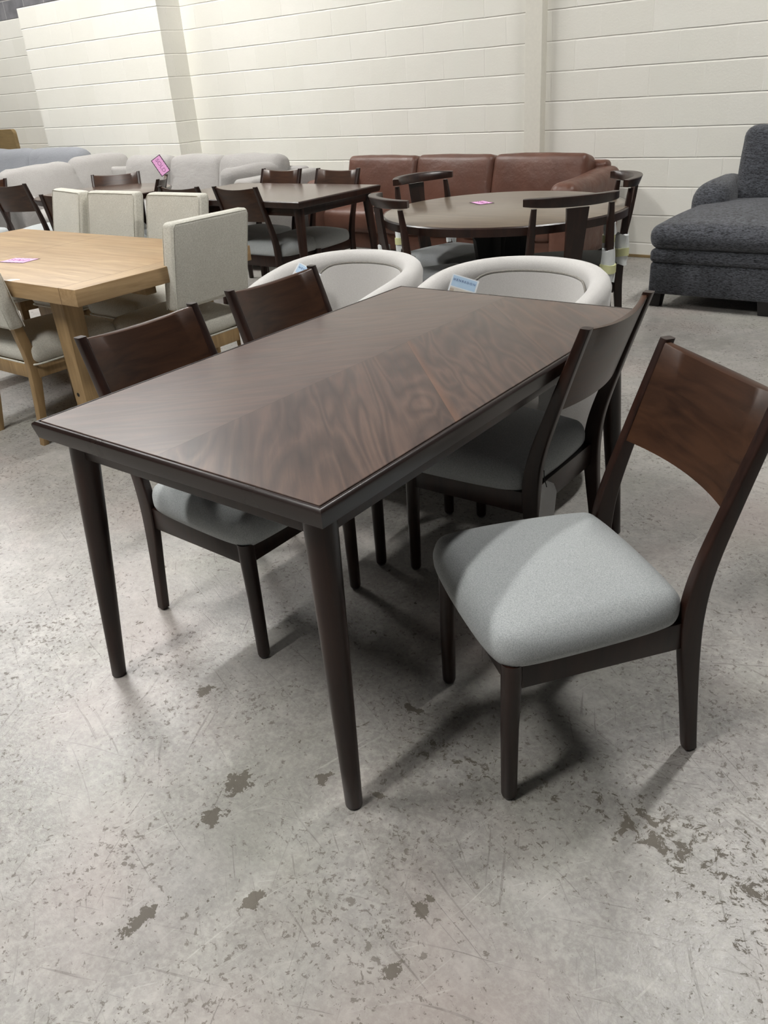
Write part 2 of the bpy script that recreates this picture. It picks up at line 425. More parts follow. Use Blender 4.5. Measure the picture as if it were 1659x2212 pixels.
# ------------------------------------------------------------------ room
WY = 6.766
bm = BM(); box(bm, -17, 9, -9, WY+.6, -.15, 0, 0); struct('floor', bm, M['floor'])
bm = BM(); box(bm, -7.9, 9, WY, WY+.3, 0, 5.6, 0); struct('wall_back', bm, M['wall'])
bm = BM(); box(bm, -10.2, -7.70, 6.46, WY+.3, 0, 5.6, 0); struct('wall_back_left', bm, M['wall'])
bm = BM(); box(bm, -17, -10.2, 7.1, 7.3, 0, 5.6, 0); struct('wall_far_left', bm, M['wall'])
bm = BM(); box(bm, -17, 9, -9, WY+.55, 5.6, 5.75, 0); struct('ceiling', bm, M['ceil'])
bm = BM(); box(bm, -3.60, -3.45, WY-.085, WY+.01, 0, 5.6, .004); struct('trim_1', bm, M['paint'])
bm = BM(); box(bm, -2.9, -2.3, WY-.012, WY, 0, .022, .003); struct('baseboard_back', bm, M['tan'])

# lamps
lamp0 = None
LAMPS = [(-7.3, 3.0), (-7.3, 4.6), (-11.2, 4.6), (-.3, 4.6), (-3.6, -.5), (-1.7, -1.3)]
for i, (lx, ly) in enumerate(LAMPS):
    if lamp0 is None:
        lamp0 = thing('ceiling_light', 'long linear strip light hanging under the ceiling', 'ceiling light', (lx, ly, 5.2), 0, 'strip lights under the ceiling')
        bm = BM(); box(bm, -.16, .16, -.85, .85, .04, .12, .01); obj('housing', bm, M['housing'], lamp0)
        bm = BM(); box(bm, -.13, .13, -.8, .8, 0, .038, .005); obj('diffuser', bm, M['lamp'], lamp0)
        for s in (-1, 1):
            bm = BM(); tube(bm, [(0, s*.6, .12), (0, s*.6, .4)], .006, 6); obj('hanger', bm, M['steel'], lamp0)
    else: dup(lamp0, (lx, ly, 5.2))

# ------------------------------------------------------------------ panel-back side chair (faces local +Y)
REAR = smooth_tab([(0, -.225, .0150), (.15, -.207, .018), (.30, -.190, .0235), (.40, -.188, .0255), (.50, -.205, .0225), (.65, -.254, .018), (.856, -.327, .0135)], 5)
def rear_y(z): return interp([(a, b) for a, b, c in REAR], z)
def side_chair(label, loc, rz, group, seatmat, tagline=None):
    t = thing('dining_chair', label, 'chair', loc, rz, group)
    # upholstered seat
    bm = BM()
    def shape(p):
        k = (p.y+.215)/.43
        p.x *= .895+.105*min(1, max(0, k))
        kk = min(1, abs(p.x)/.236)**6*min(1, abs(p.y)/.2125)**6; p.x *= 1-.07*kk; p.y *= 1-.07*kk
        if p.z < 0: q = 1-.03*(-p.z/.0375)**2; p.x *= q; p.y = p.y*q
        return p
    cushion(bm, .474, .43, .09, .036, .036, n=14, fn=shape, mtx=T(0, .044, .397))
    obj('seat', bm, seatmat, t, sharp=80)
    bm = BM()
    for s in (-1, 1):
        a = Vector((s*.196, -.175)); b = Vector((s*.206, .215))
        box(bm, -.011, .011, a.y, b.y, .305, .372, .002, fn=lambda p, a=a, b=b: Vector((p.x+a.x+(b.x-a.x)*(p.y-a.y)/(b.y-a.y), p.y, p.z)))
    box(bm, -.195, .195, .205, .227, .305, .372, .002); box(bm, -.19, .19, -.190, -.162, .305, .378, .002)
    obj('seat_rail', bm, M['walnut'], t)
    for s in (-1, 1):
        bm = BM(); tube(bm, [(s*.207, .224, 0.006), (s*.207, .224, .012), (s*.206, .223, .2), (s*.205, .219, .345), (s*.205, .219, .37)], [.0155, .0175, .0195, .0225, .0225], 20)
        lg = obj('leg', bm, M['walnut'], t, sharp=50)
        bm = BM(); tube(bm, [(s*.207, .224, 0), (s*.207, .224, .0075)], .012, 12); obj('foot_glide', bm, M['steel'], lg)
    for s in (-1, 1):
        bm = BM(); rings = []
        for z, y, h in REAR:
            w = .0135
            rings.append([(s*.2+px, y+py, z+.006*(z == 0)) for px, py in rrect(2*w, 2*h, .005, 3)])
        loft(bm, rings); lg = obj('rear_leg', bm, M['walnut'], t, sharp=45)
        bm = BM(); tube(bm, [(s*.2, -.225, 0), (s*.2, -.225, .0075)], .011, 12); obj('foot_glide', bm, M['steel'], lg)
    # curved back panel
    bm = BM(); rings = []; W_ = .187; N = 16
    for i in range(N+1):
        x = -W_+2*W_*i/N; bow = -.026*(1-(x/W_)**2); ring = []
        dip = -.013*(1-(x/W_)**2)
        zs = [.622, .66, .72, .78, .846]
        for k_, z in enumerate(zs): zz = z+dip*k_/4; ring.append((x, rear_y(zz)+bow+.012, zz))
        ring.append((x, rear_y(.846)+bow+.009, .849+dip)); ring.append((x, rear_y(.846)+bow-.003, .849+dip))
        for k_ in range(4, -1, -1): zz = zs[k_]+dip*k_/4; ring.append((x, rear_y(zz)+bow-.006, zz))
        rings.append(ring)
    loft(bm, rings); obj('backrest', bm, M['walnut_x'], t, sharp=40)
    return t

GA = 'panel-back dining chairs around the chevron table'
chA = side_chair('grey-seated dark wood chair pulled out and turned beside the chevron table', (-.664, 1.463, 0), R(141.5), GA, M['seat'])
chB = dup(chA, (-1.143, 2.045, 0), R(90), 'dark wood chair tucked under the right side of the chevron table')
chC = dup(chA, (-1.690, 1.436, 0), R(-90), 'dark wood chair at the left side of the chevron table, nearer of the two')
chD = dup(chA, (-1.705, 2.008, 0), R(-90), 'dark wood chair at the left of the chevron table beside the tub chairs')

# ------------------------------------------------------------------ chevron dining table
def splay_table(name, label, L, W, loc, rz, top, mats, group=None, h=.762):
    t = thing(name, label, 'table', loc, rz, group)
    bm = BM(); lip = .0135; rings = []
    # moulded edge frame: outward-facing profile lofted round the rectangle
    prof = [(-lip, h-.006), (-lip+.001, h-.0005), (-.007, h-.0005), (-.003, h-.003), (-.0005, h-.006), (0, h-.010), (-.0065, h-.041), (-.009, h-.043), (-.02, h-.043), (-.06, h-.043), (-.06, h-.006)]
    corners = [(W/2, -L/2), (W/2, L/2), (-W/2, L/2), (-W/2, -L/2)]
    for cx, cy in corners:
        sx, sy = (1 if cx > 0 else -1), (1 if cy > 0 else -1)
        rings.append([(cx+sx*o, cy+sy*o, z) for o, z in prof])
    loft(bm, rings, True, False, True); obj('table_edge', bm, mats[1], t, sharp=30)
    bm = BM(); box(bm, -W/2+lip+.003, W/2-lip-.003, -L/2+lip+.003, L/2-lip-.003, h-.03, h, .001, 1); obj('table_top', bm, mats[0], t, sharp=30)
    bm = BM(); a = .055
    box(bm, -W/2+a, W/2-a, -L/2+a, -L/2+a+.022, h-.098, h-.044, .002); box(bm, -W/2+a, W/2-a, L/2-a-.022, L/2-a, h-.098, h-.044, .002)
    box(bm, -W/2+a, -W/2+a+.022, -L/2+a+.02, L/2-a-.02, h-.098, h-.044, .002); box(bm, W/2-a-.022, W/2-a, -L/2+a+.02, L/2-a-.02, h-.098, h-.044, .002)
    obj('apron', bm, mats[2], t)
    for sx in (-1, 1):
        for sy in (-1, 1):
            bm = BM()
            f = Vector((sx*(W/2-.032), sy*(L/2-.032), 0)); u = Vector((sx*(W/2-.078), sy*(L/2-.076), h-.044))
            pts, rad = [], []
            for z, r_ in ((0, .0165), (.004, .0195), (.1, .0215), (.3, .0262), (.5, .0305), (.65, .0335), (.716, .0345)):
                k = z/.716; pts.append(f.lerp(u, k)); rad.append(r_)
            rings = [[(p.x+r_*math.cos(2*PI*j/24), p.y+r_*math.sin(2*PI*j/24), p.z) for j in range(24)] for p, r_ in zip(pts, rad)]
            loft(bm, rings); obj('leg', bm, mats[2], t, sharp=50)
    return t
tbl = splay_table('dining_table', 'large dark walnut dining table with a chevron veneer top in the foreground', 1.494, .9105, (-1.338, 1.665, 0), 0, None, (M['veneer'], M['edge'], M['walnut']))
tb2 = splay_table('dining_table', 'dark walnut rectangular table in the background in front of the leather sofa', 1.47, .885, (-4.60, 4.585, 0), R(90), None, (M['umber'], M['walnut'], M['walnut']))

# hang tag on the tucked-in chair
t = thing('hang_tag', 'small white paper hang tag tied to the rear leg of the tucked-in chair', 'tag', (-.893, 1.81, .372), R(-15))
bm = BM(); pts = [(-.026, 0, .045), (-.012, 0, .062), (.012, 0, .062), (.026, 0, .045), (.026, .012, -.055), (-.026, .012, -.055)]
mx = RX(R(-12))
vv = [bm.verts.new(mx @ Vector(p)) for p in pts]; f = bm.faces.new(vv)
r_ = bmesh.ops.extrude_face_region(bm, geom=[f]); bmesh.ops.translate(bm, vec=(0, .0012, 0), verts=[v for v in r_['geom'] if isinstance(v, bmesh.types.BMVert)])
obj('paper', bm, M['whitetag'], t, smooth=False)
bm = BM(); tube(bm, [(0, 0, .05), (-.01, .0, .075), (-.02, .01, .09)], .0012, 6); obj('string', bm, M['black'], t)

# ------------------------------------------------------------------ group: second rectangular table chairs
GB = 'panel-back dining chairs around the background rectangular table'
def sc(loc, rz, label, group): return dup(chA, (loc[0], loc[1], 0), R(rz), label, group)
sc((-4.405, 4.43), 0, 'dark wood chair on the near side of the background table, right one', GB)
sc((-4.95, 4.40), 0, 'dark wood chair by the background table mostly hidden behind a cream chair', GB)
sc((-4.955, 4.83), 180, 'dark wood chair behind the background table, before the grey sectional arm', GB)
sc((-4.38, 4.85), 180, 'dark wood chair behind the background table, overlapping the leather sofa', GB)

# small round table at the left background with its chairs
def round_table(label, loc, Rr, topmat, edgemat, ped, h=.76):
    t = thing('round_table', label, 'table', loc)
    N = 72
    def ringr(r, z): return [(r*math.cos(2*PI*j/N), r*math.sin(2*PI*j/N), z) for j in range(N)]
    bm = BM(); loft(bm, [ringr(Rr-.012, h-.02), ringr(Rr-.012, h-.001), ringr(Rr-.014, h)]); obj('table_top', bm, topmat, t, sharp=40)
    bm = BM(); loft(bm, [ringr(Rr-.0115, h-.002), ringr(Rr-.006, h-.001), ringr(Rr, h-.007), ringr(Rr-(.002 if ped == 'x' else .02), h-.045), ringr(Rr-.035 if ped == 'x' else Rr-.07, h-.047), ringr(Rr-.1, h-.047), ringr(Rr-.1, h-.03), ringr(Rr-.0115, h-.03)], True, False, True)
    obj('table_edge', bm, edgemat, t, sharp=35)
    bm = BM()
    if ped == 'x':
        for k in range(4):
            a = R(45+90*k); mx = RZ(a)
            rings = []
            for z, x0, x1 in ((0, .02, .30), (.03, .02, .30), (.2, .02, .20), (.4, .02, .14), (.6, .02, .17), (.715, .02, .24)):
                rings.append([mx @ Vector(p) for p in ((x0, -.04, z), (x1, -.04, z), (x1, .04, z), (x0, .04, z))])
            loft(bm, rings)
        loft(bm, [[(.09*math.cos(2*PI*j/16), .09*math.sin(2*PI*j/16), z) for j in range(16)] for z in (0.01, .715)])
    else:
        tube(bm, [(0, 0, 0), (0, 0, .03), (0, 0, .06), (0, 0, .4), (0, 0, .68), (0, 0, .715)], [.24, .23, .05, .045, .06, .16], 24)
    obj('pedestal', bm, M['black'] if ped == 'x' else M['walnut'], t)
    return t
round_table('small dark round table in the left background before the light grey sectional', (-6.30, 4.40, 0), .56, M['umber'], M['walnut'], 'p')
GC = 'panel-back dining chairs around the small background round table'
sc((-6.46, 4.60), 135+90, 'dark wood chair behind the small round table, back panel against the sectional', GC)
sc((-6.0, 4.38), 131, 'dark wood chair seen edge-on at the right side of the small round table', GC)
sc((-5.856, 3.934), 32, 'dark wood chair before the small round table beside the leftmost cream chair', GC)
sc((-7.22, 4.345), 15, 'dark wood chair left of the small round table, cut by the photo edge', GC)
sc((-7.80, 4.02), -150, 'dark wood chair at the very left edge, only a post of it showing', GC)

# ------------------------------------------------------------------ oak table
t = thing('oak_dining_table', 'large natural oak plank-top dining table at the left', 'table', (-4.025, 2.373, 0))
bm = BM(); box(bm, -1.0, 1.0, -.494, .494, .69, .76, .003); obj('table_top', bm, M['oaktop'], t, sharp=30)
for sx in (-1, 1):
    for sy in (-1, 1):
        bm = BM(); rings = []
        for z, w in ((0, .082), (.30, .088), (.69, .098)):
            rings.append([(sx*.715+px, sy*.373+py, z) for px, py in rrect(w, w, .004, 2)])
        loft(bm, rings); lg = obj('leg', bm, M['oak'], t)
        if sx == 1 and sy == -1:
            bm = BM(); tube(bm, [(.705, -.373-.038, .245), (.705, -.373-.0438, .245)], .010, 14); obj('bolt_hole', bm, M['black'], lg, 'round black bolt hole')
for sx in (-1, 1):
    bm = BM(); box(bm, sx*.715-.03, sx*.715+.03, -.34, .34, .06, .14, .004); obj('stretcher', bm, M['oak'], t)
bm = BM(); box(bm, -.83, .83, -.03, .03, .62, .69, .004); obj('apron', bm, M['oak'], t)

def textmesh(cu):
    tmp = bpy.data.objects.new('lettering', cu); COL.objects.link(tmp); bpy.context.view_layer.update()
    me = bpy.data.meshes.new_from_object(tmp); bpy.data.objects.remove(tmp)
    o = bpy.data.objects.new('lettering', me); COL.objects.link(o); return o
def pink_tag(label, loc, rot, w, h_, text=True):
    t = thing('price_tag', label, 'tag', loc); t.rotation_euler = rot
    bm = BM(); box(bm, -w/2, w/2, -h_/2, h_/2, 0, .0008, 0); obj('border', bm, M['plum'], t, smooth=False)
    bm = BM()
    # notched pink centre: rectangle with stamp-like teeth on the long sides
    k = 12; x0, x1 = -w/2+.006, w/2-.006; y0, y1 = -h_/2+.007, h_/2-.007; pts = []
    for i in range(k+1): pts.append((x0+(x1-x0)*i/k, y0+(.003 if i % 2 else 0)))
    for i in range(k, -1, -1): pts.append((x0+(x1-x0)*i/k, y1-(.003 if i % 2 else 0)))
    loft(bm, [[(a, b, .0008) for a, b in pts], [(a, b, .0016) for a, b in pts]]); obj('paper', bm, M['pink'], t, smooth=False)
    if text:
        cu = bpy.data.curves.new('lettering', 'FONT'); cu.body = 'SOLD'; cu.size = h_*.48; cu.extrude = .0004; cu.align_x = 'CENTER'; cu.align_y = 'CENTER'
        cu.materials.append(M['plum2']); o = textmesh(cu); o.parent = t; o.location = (0, 0, .002)
    return t

# ------------------------------------------------------------------ parsons chair (faces local +Y)
def parsons(label, loc, rz, group):
    t = thing('upholstered_dining_chair', label, 'chair', loc, rz, group)
    bm = BM()
    cushion(bm, .46, .475, .10, .04, .028, n=10, mtx=T(0, .02, .425), fn=lambda p: Vector((p.x*(1.0+.06*p.y), p.y, p.z)))
    st = obj('seat', bm, M['cream'], t, sharp=80)
    bm = BM(); pth = [(x_, y_+.02, .381) for x_, y_ in rrect(.462, .476, .04, 5)]
    tube(bm, pth, .0045, 8, loop=True); obj('piping', bm, M['cream'], st)
    bm = BM()
    box(bm, -.205, .205, .205, .23, .315, .378, .003); box(bm, -.19, .19, -.225, -.2, .315, .378, .003)
    for s in (-1, 1): box(bm, s*.205-.012, s*.205+.012, -.2, .21, .315, .378, .003)
    obj('seat_rail', bm, M['oak'], t)
    # leaning padded back, local y at height z: front face
    def fy(z): return -.20-.085*max(0, (z-.5)/.44)**1.15
    bm = BM()
    def lean(p):
        z = .745+p.z; return Vector((p.x, p.y+fy(z)-.037, z))
    cushion(bm, .46, .076, .39, .022, 0, n=10, fn=lambda p: lean(p+Vector((0, 0, .005)))); bk = obj('backrest', bm, M['cream'], t, sharp=80)
    bm = BM(); zt = .93
    for yo in (.037, -.034):
        pth = [(-.222, fy(.56)-.037+yo, .56)]+[(-.222, fy(z)-.037+yo, z) for z in (.65, .75, .85, .92)]+[(-.212, fy(.935)-.037+yo, .936), (0, fy(.937)-.037+yo, .9375), (.212, fy(.935)-.037+yo, .936)]+[(.222, fy(z)-.037+yo, z) for z in (.92, .85, .75, .65, .56)]
        tube(bm, pth, .0025, 6)
    obj('seam', bm, M['cream'], bk)
    for s in (-1, 1):
        bm = BM(); rings = [[(s*.195+px, .205+py, z) for px, py in rrect(w, w, .003, 2)] for z, w in ((0, .028), (.2, .036), (.34, .044), (.378, .044))]
        loft(bm, rings); obj('leg', bm, M['oak'], t)
        bm = BM(); tab = smooth_tab([(0, -.255, .014), (.15, -.232, .018), (.33, -.212, .024), (.42, -.212, .0255), (.52, -.23, .024), (.60, -.245, .02)], 4)
        loft(bm, [[(s*.197+px, y+py, z) for px, py in rrect(.036, 2*hh, .003, 2)] for z, y, hh in tab]); obj('rear_leg', bm, M['oak'], t)
    return t
GP = 'cream upholstered chairs around the oak table'
pK = parsons('cream upholstered chair before the oak table, cut by the left photo edge', (-3.725, 2.10, 0), 0, GP)
dup(pK, (-3.30, 2.585, 0), R(90), 'cream upholstered chair at the right end of the oak table, back to us')
dup(pK, (-3.885, 2.86, 0), R(180), 'cream upholstered chair behind the oak table, right one of the three')
dup(pK, (-4.465, 2.87, 0), R(180), 'cream upholstered chair behind the oak table, middle one of the three')
dup(pK, (-5.02, 2.90, 0), R(167), 'cream upholstered chair behind the oak table, left one of the three')

# ------------------------------------------------------------------ large round table and curved-rail chairs
round_table('large round dark-edged table with a taupe top before the leather sofa', (-2.38, 4.20, 0), .675, M['taupe'], M['walnut'], 'x')
def arc_pt(u, z, rail=0.0):
    """u in -1..1 across the curved rail"""
    a = u*1.12; r_ = .255
    return Vector((r_*math.sin(a)*.98, -.235-r_*(math.cos(a)-.62)*.62, z))
def rail_chair(label, loc, rz, group, wraps=(0, 1)):
    t = thing('curved_rail_chair', label, 'chair', loc, rz, group)
    bm = BM(); cushion(bm, .50, .46, .085, .038, .02, n=10, mtx=T(0, .03, .42), fn=lambda p: Vector((p.x*(.92+.16*(p.y+.23)), p.y, p.z))); obj('seat', bm, M['seat2'], t, sharp=80)
    bm = BM()
    box(bm, -.215, .215, .205, .228, .315, .38, .003); box(bm, -.19, .19, -.20, -.178, .315, .38, .003)
    for s in (-1, 1): box(bm, s*.205-.012, s*.205+.012, -.18, .21, .315, .38, .003)
    obj('seat_rail', bm, M['walnut'], t)
    for s in (-1, 1):
        bm = BM(); rings = [[(s*.212+px, .215+py, z) for px, py in rrect(w, w, .006, 3)] for z, w in ((0, .028), (.2, .036), (.38, .042))]
        loft(bm, rings); obj('leg', bm, M['walnut'], t)
    top = .872
    for s in (-1, 1):
        bm = BM(); e_ = arc_pt(s*.78, top)
        tab = [(0, -.245, .031, .205), (.2, -.215, .037, .203), (.40, -.20, .044, .205), (.6, -.215, .038, .203), (.75, (e_.y-.215)/2, .031, .197), (top-.028, e_.y, .024, abs(e_.x))]
        tab = smooth_tab(tab, 4); loft(bm, [[(s*x_+px, y+py, z) for px, py in rrect(w, w, .006, 3)] for z, y, w, x_ in tab])
        lg = obj('rear_leg', bm, M['walnut'], t, sharp=50)
    # curved top rail
    bm = BM(); rings = []; N = 22
    for i in range(N+1):
        u = -1+2*i/N; c_ = arc_pt(u, top); tt = (arc_pt(min(1, u+.02), top)-arc_pt(max(-1, u-.02), top)).normalized(); nn = Vector((-tt.y, tt.x, 0))
        th_ = .017+.006*(1-u*u); hh = .0175+.007*(1-u*u); tilt = .010*(1-u*u)
        rings.append([c_+nn*(a*th_)+Vector((0, 0, b_*hh))+nn*(-b_*tilt) for a, b_ in ((-1, -.85), (-.9, -1), (.9, -1), (1, -.85), (1, .85), (.85, 1), (-.85, 1), (-1, .85))])
    loft(bm, rings); obj('top_rail', bm, M['walnut'], t, sharp=40)
    # splat
    bm = BM(); rings = []
    for k in range(9):
        q_ = k/8; z = .37+(top-.03-.37)*q_; w = .043+.012*q_-.006*math.sin(PI*q_); y = -.20-(.0)+(arc_pt(0, top).y+.20)*q_**1.2-.018*math.sin(PI*q_)
        rings.append([(-w, y+.008, z), (w, y+.008, z), (w, y-.008, z), (-w, y-.008, z)])
    loft(bm, rings); obj('splat', bm, M['walnut'], t, sharp=30)
    # foam sleeves with tape
    spots = [(-.204, -.209), (.204, -.209), (-.212, .215), (.212, .215)]
    for i in wraps:
        wx, wy = spots[i]; z0, z1 = ((.465, .62) if i < 2 else (.16, .33))
        bm = BM(); rings = []
        for q_ in range(7):
            z = z0+(z1-z0)*q_/6
            rings.append([(wx+(.034+.005*math.sin(j*1.9+q_*.8+i))*math.cos(2*PI*j/14), wy+(.034+.005*math.sin(j*2.3+q_))*math.sin(2*PI*j/14), z+.006*math.sin(j*1.3)*(q_ in (0, 6))) for j in range(14)])
        loft(bm, rings); w_ = obj('foam_wrap', bm, M['foam'], t, 'white packing foam sleeve round the leg', sharp=80)
        bm = BM(); zc = z0+(z1-z0)*.42; loft(bm, [[(wx+.0405*math.cos(2*PI*j/14), wy+.0405*math.sin(2*PI*j/14), z+.003*math.sin(j)) for j in range(14)] for z in (zc-.02, zc+.02)]); obj('tape', bm, M['tape'], w_)
    return t
GR = 'curved-rail chairs around the large round table'
cM = rail_chair('curved-rail chair at the near right of the large round table, seen from behind', (-1.94, 3.93, 0), R(137-90), GR)
dup(cM, (-2.58, 3.78, 0), R(55-90), 'curved-rail chair at the near left of the large round table')
dup(cM, (-2.035, 4.41, 0), R(212-90), 'curved-rail chair at the right end of the large round table')
dup(cM, (-2.90, 4.42, 0), R(-17-90), 'curved-rail chair behind the large round table before the leather sofa')

pink_tag('pink price tag with plum border lying on the large round table', (-2.60, 4.33, .7605), (0, 0, R(-32)), .13, .095)
pink_tag('pink price tag lying on the oak table', (-3.945, 2.194, .7605), (0, 0, R(10)), .17, .11)

# ------------------------------------------------------------------ tub chairs (face local +Y)
def tub(label, loc, rz, group):
    t = thing('tub_chair', label, 'chair', loc, rz, group)
    A1 = R(128); N = 44; Ro = .355
    def path(a, off=0.0):
        # a = 0 at the back; U shape, arms run forward
        if abs(a) <= R(90): return Vector(((Ro-off)*math.sin(a), -(Ro-off)*math.cos(a)*1.0, 0))
        s = 1 if a > 0 else -1; ex = (abs(a)-R(90))/(A1-R(90))
        return Vector((s*(Ro-off-.03*ex*ex), ex*.26, 0))
    def rimz(a): k = min(1, abs(a)/A1); return .785-.11*(k**3.2)
    bm = BM(); rings = []
    for i in range(N+1):
        a = -A1+2*A1*i/N; zt = rimz(a); w = .07
        prof = [(.03, .09), (.005, .2), (0.0, .4), (-.004, zt-.10)]
        for q_ in range(9):
            an = R(-20)+R(220)*q_/8; prof.append((w/2-.002-math.cos(an)*(w/2+.006), zt-.042+math.sin(an)*.042))
        prof += [(w-.008, zt-.10), (w-.012, .42), (w-.012, .2), (w-.012, .09)]
        rings.append([path(a, o)+Vector((0, 0, z)) for o, z in prof])
    loft(bm, rings); sh = obj('shell', bm, M['boucle'], t, sharp=70)
    # inset inner back panel
    bm = BM(); A2 = R(82); rings = []; edge_ = []
    for i in range(33):
        a = -A2+2*A2*i/32; k = abs(a)/A2; zt = rimz(a)-.052-.30*max(0, (k-.45)/.55)**3.2
        zt = max(zt, .47); o0 = .071; ring = []
        for q_ in range(7):
            z = .42+(zt-.42)*q_/6; ring.append(path(a, o0+.012+.012*math.sin(PI*q_/6))+Vector((0, 0, z)))
        ring.append(path(a, o0-.004)+Vector((0, 0, zt+.006))); ring.append(path(a, o0-.004)+Vector((0, 0, .42)))
        rings.append(ring); edge_.append(path(a, o0+.008)+Vector((0, 0, zt+.006)))
    loft(bm, rings); ib = obj('inner_back', bm, M['boucle'], t, sharp=60)
    bm = BM(); tube(bm, edge_, .0042, 8); obj('piping', bm, M['piping'], ib, 'grey double piping')
    bm = BM()
    cushion(bm, .47, .50, .13, .045, .02, n=10, mtx=T(0, .035, .40)); obj('seat_cushion', bm, M['boucle'], t, sharp=80)
    bm = BM(); box(bm, -.26, .26, -.24, .20, .09, .34, .02); obj('base', bm, M['boucle'], t)
    for sx in (-1, 1):
        for sy in (-1, 1):
            bm = BM(); tube(bm, [(sx*.2, sy*.17-.02, 0), (sx*.2, sy*.17-.02, .095)], [.014, .02], 12); obj('leg', bm, M['black'], t)
    return t
GT = 'pale tub chairs at the far end of the chevron table'
tubR = tub('pale upholstered tub chair behind the chevron table, right one of the pair', (-1.465, 2.61, 0), R(180), GT)
dup(tubR, (-2.215, 2.53, 0), R(174), 'pale upholstered tub chair at the far end, left one of the pair')

def brochure(label, loc, rot):
    t = thing('brochure', label, 'brochure', loc); t.rotation_euler = rot
    w, h_ = .105, .135
    bm = BM(); box(bm, -w/2, w/2, -.0015, .0015, -h_, 0, 0); obj('card', bm, M['card'], t, smooth=False)
    bm = BM(); box(bm, -w/2+.006, w/2-.006, -.0022, -.0015, -.043, -.004, 0); obj('sky_print', bm, M['cardblue'], t, smooth=False)
    bm = BM(); box(bm, -w/2+.006, w/2-.006, -.0022, -.0015, -h_+.01, -.047, 0); obj('sofa_print', bm, M['cardsand'], t, smooth=False)
    bm = BM(); box(bm, -w/2+.006, -w/2+.022, -.0026, -.0022, -.066, -.052, 0); obj('side_print', bm, M['cardtan'], t, smooth=False)
    bm = BM(); box(bm, w/2-.02, w/2-.006, -.0026, -.0022, -.078, -.064, 0); obj('side_print', bm, M['cardtan'], t, smooth=False)
    cu = bpy.data.curves.new('lettering', 'FONT'); cu.body = 'HENREDON'; cu.size = .012; cu.space_character = 1.5; cu.extrude = .0003; cu.align_x = 'CENTER'
    cu.materials.append(M['ink']); o = textmesh(cu); o.parent = t; o.location = (0, -.0028, -.022); o.rotation_euler = (R(90), 0, 0)
    return t
brochure('white and sky-blue brochure leaning in the right tub chair', (-1.675, 2.67, .745), (R(-14), R(17), R(22)))
brochure('sky-blue brochure in the left tub chair, half hidden by a dark chair back', (-2.40, 2.60, .745), (R(-30), R(30), R(25)))

# ------------------------------------------------------------------ sofas
def back_cushion(bm, w, h_, d, loc, lean, amp, seed, rz=0):
    cushion(bm, w, h_, d, d*.42, .03, .02, n=10, mtx=T(*loc) @ RZ(rz) @ RX(R(90)-lean), amp=amp, seed=seed)
# leather sofa against the back wall
t = thing('leather_sofa', 'saddle brown leather three-seat sofa against the back wall', 'sofa', (-4.02, 6.22, 0))
cxs = [-.87, -.095, .71]; wds = [.78, .77, .83]
for i, (cx, w) in enumerate(zip(cxs, wds)):
    bm = BM(); cushion(bm, w, .47, .19, .05, .025, .02, n=10, mtx=T(cx, .22, .585) @ RX(R(90)-R(12)), amp=.006, seed=i*7.3+2); obj('back_cushion', bm, M['leather'], t, sharp=80)
    bm = BM(); cushion(bm, w-.02, .62, .19, .05, .02, n=10, mtx=T(cx, -.10, .35), amp=.004, seed=i*3.3); obj('seat_cushion', bm, M['leather'], t, sharp=80)
bm = BM(); box(bm, -1.22, 1.2, -.36, .42, .12, .27, .02); obj('base', bm, M['leather'], t)
bm = BM(); box(bm, -1.24, 1.22, .33, .45, .12, .76, .04, 4); obj('back_frame', bm, M['leather'], t)
for s, xa in ((-1, -1.20), (1, 1.21)):
    bm = BM()
    cushion(bm, .22, .86, .56, .07, .01, n=8, mtx=T(xa, -.01, .40), fn=lambda p: Vector((p.x, p.y, p.z+(.04*max(0, (p.y+.1)/.5)**1.3 if p.z > 0 else 0)))); obj('arm', bm, M['leather'], t, sharp=80)
for sx in (-1.2, 1.18):
    for sy in (-.34, .38):
        bm = BM(); tube(bm, [(sx, sy, 0), (sx, sy, .105)], [.02, .028], 12); obj('leg', bm, M['black'], t)

# light grey sectional (long run on the back wall and a return at the left)
t = thing('sectional_sofa', 'light grey L-shaped sectional sofa with loose cushions in the left background', 'sofa', (-7.1, 5.70, 0))
def sec(name, bm, mat=M['sofa']): return obj(name, bm, mat, t, sharp=80)
for i, (cx, w) in enumerate(((-.48, .76), (.25, .76), (1.01, .82))):
    bm = BM(); back_cushion(bm, w, .50, .22, (cx, .24, .645), R(13), .013, i*4.1+1); sec('back_cushion', bm)
    bm = BM(); cushion(bm, w, .66, .18, .05, .02, n=10, mtx=T(cx, -.18, .38), amp=.006, seed=i*2.2); sec('seat_cushion', bm)
bm = BM(); box(bm, -1.55, 1.47, -.48, .40, .06, .30, .02); sec('base', bm)
bm = BM(); box(bm, -1.55, 1.6, .30, .42, .06, .78, .04, 4); sec('back_frame', bm)
bm = BM(); cushion(bm, .24, .92, .70, .05, .0, n=8, mtx=T(1.60, -.03, .41)); sec('arm', bm)
for i, (cy, w) in enumerate(((.26, .74), (-.50, .86))):
    bm = BM(); back_cushion(bm, w, .52, .24, (-1.40, cy, .65-.03*i), R(17), .018, i*6.1+9, R(90)); sec('back_cushion', bm)
    bm = BM(); cushion(bm, .66, w, .18, .06, .02, n=10, mtx=T(-1.0, cy, .38), amp=.006, seed=i*1.2+4); sec('seat_cushion', bm)
bm = BM(); box(bm, -1.6, -.66, -1.15, .44, .06, .30, .02); sec('base', bm)
bm = BM(); box(bm, -1.66, -1.54, -1.15, .44, .06, .74, .04, 4); sec('back_frame', bm)
bm = BM(); cushion(bm, 1.0, .20, .60, .05, 0, n=8, mtx=T(-1.15, -1.12, .37)); sec('arm', bm)
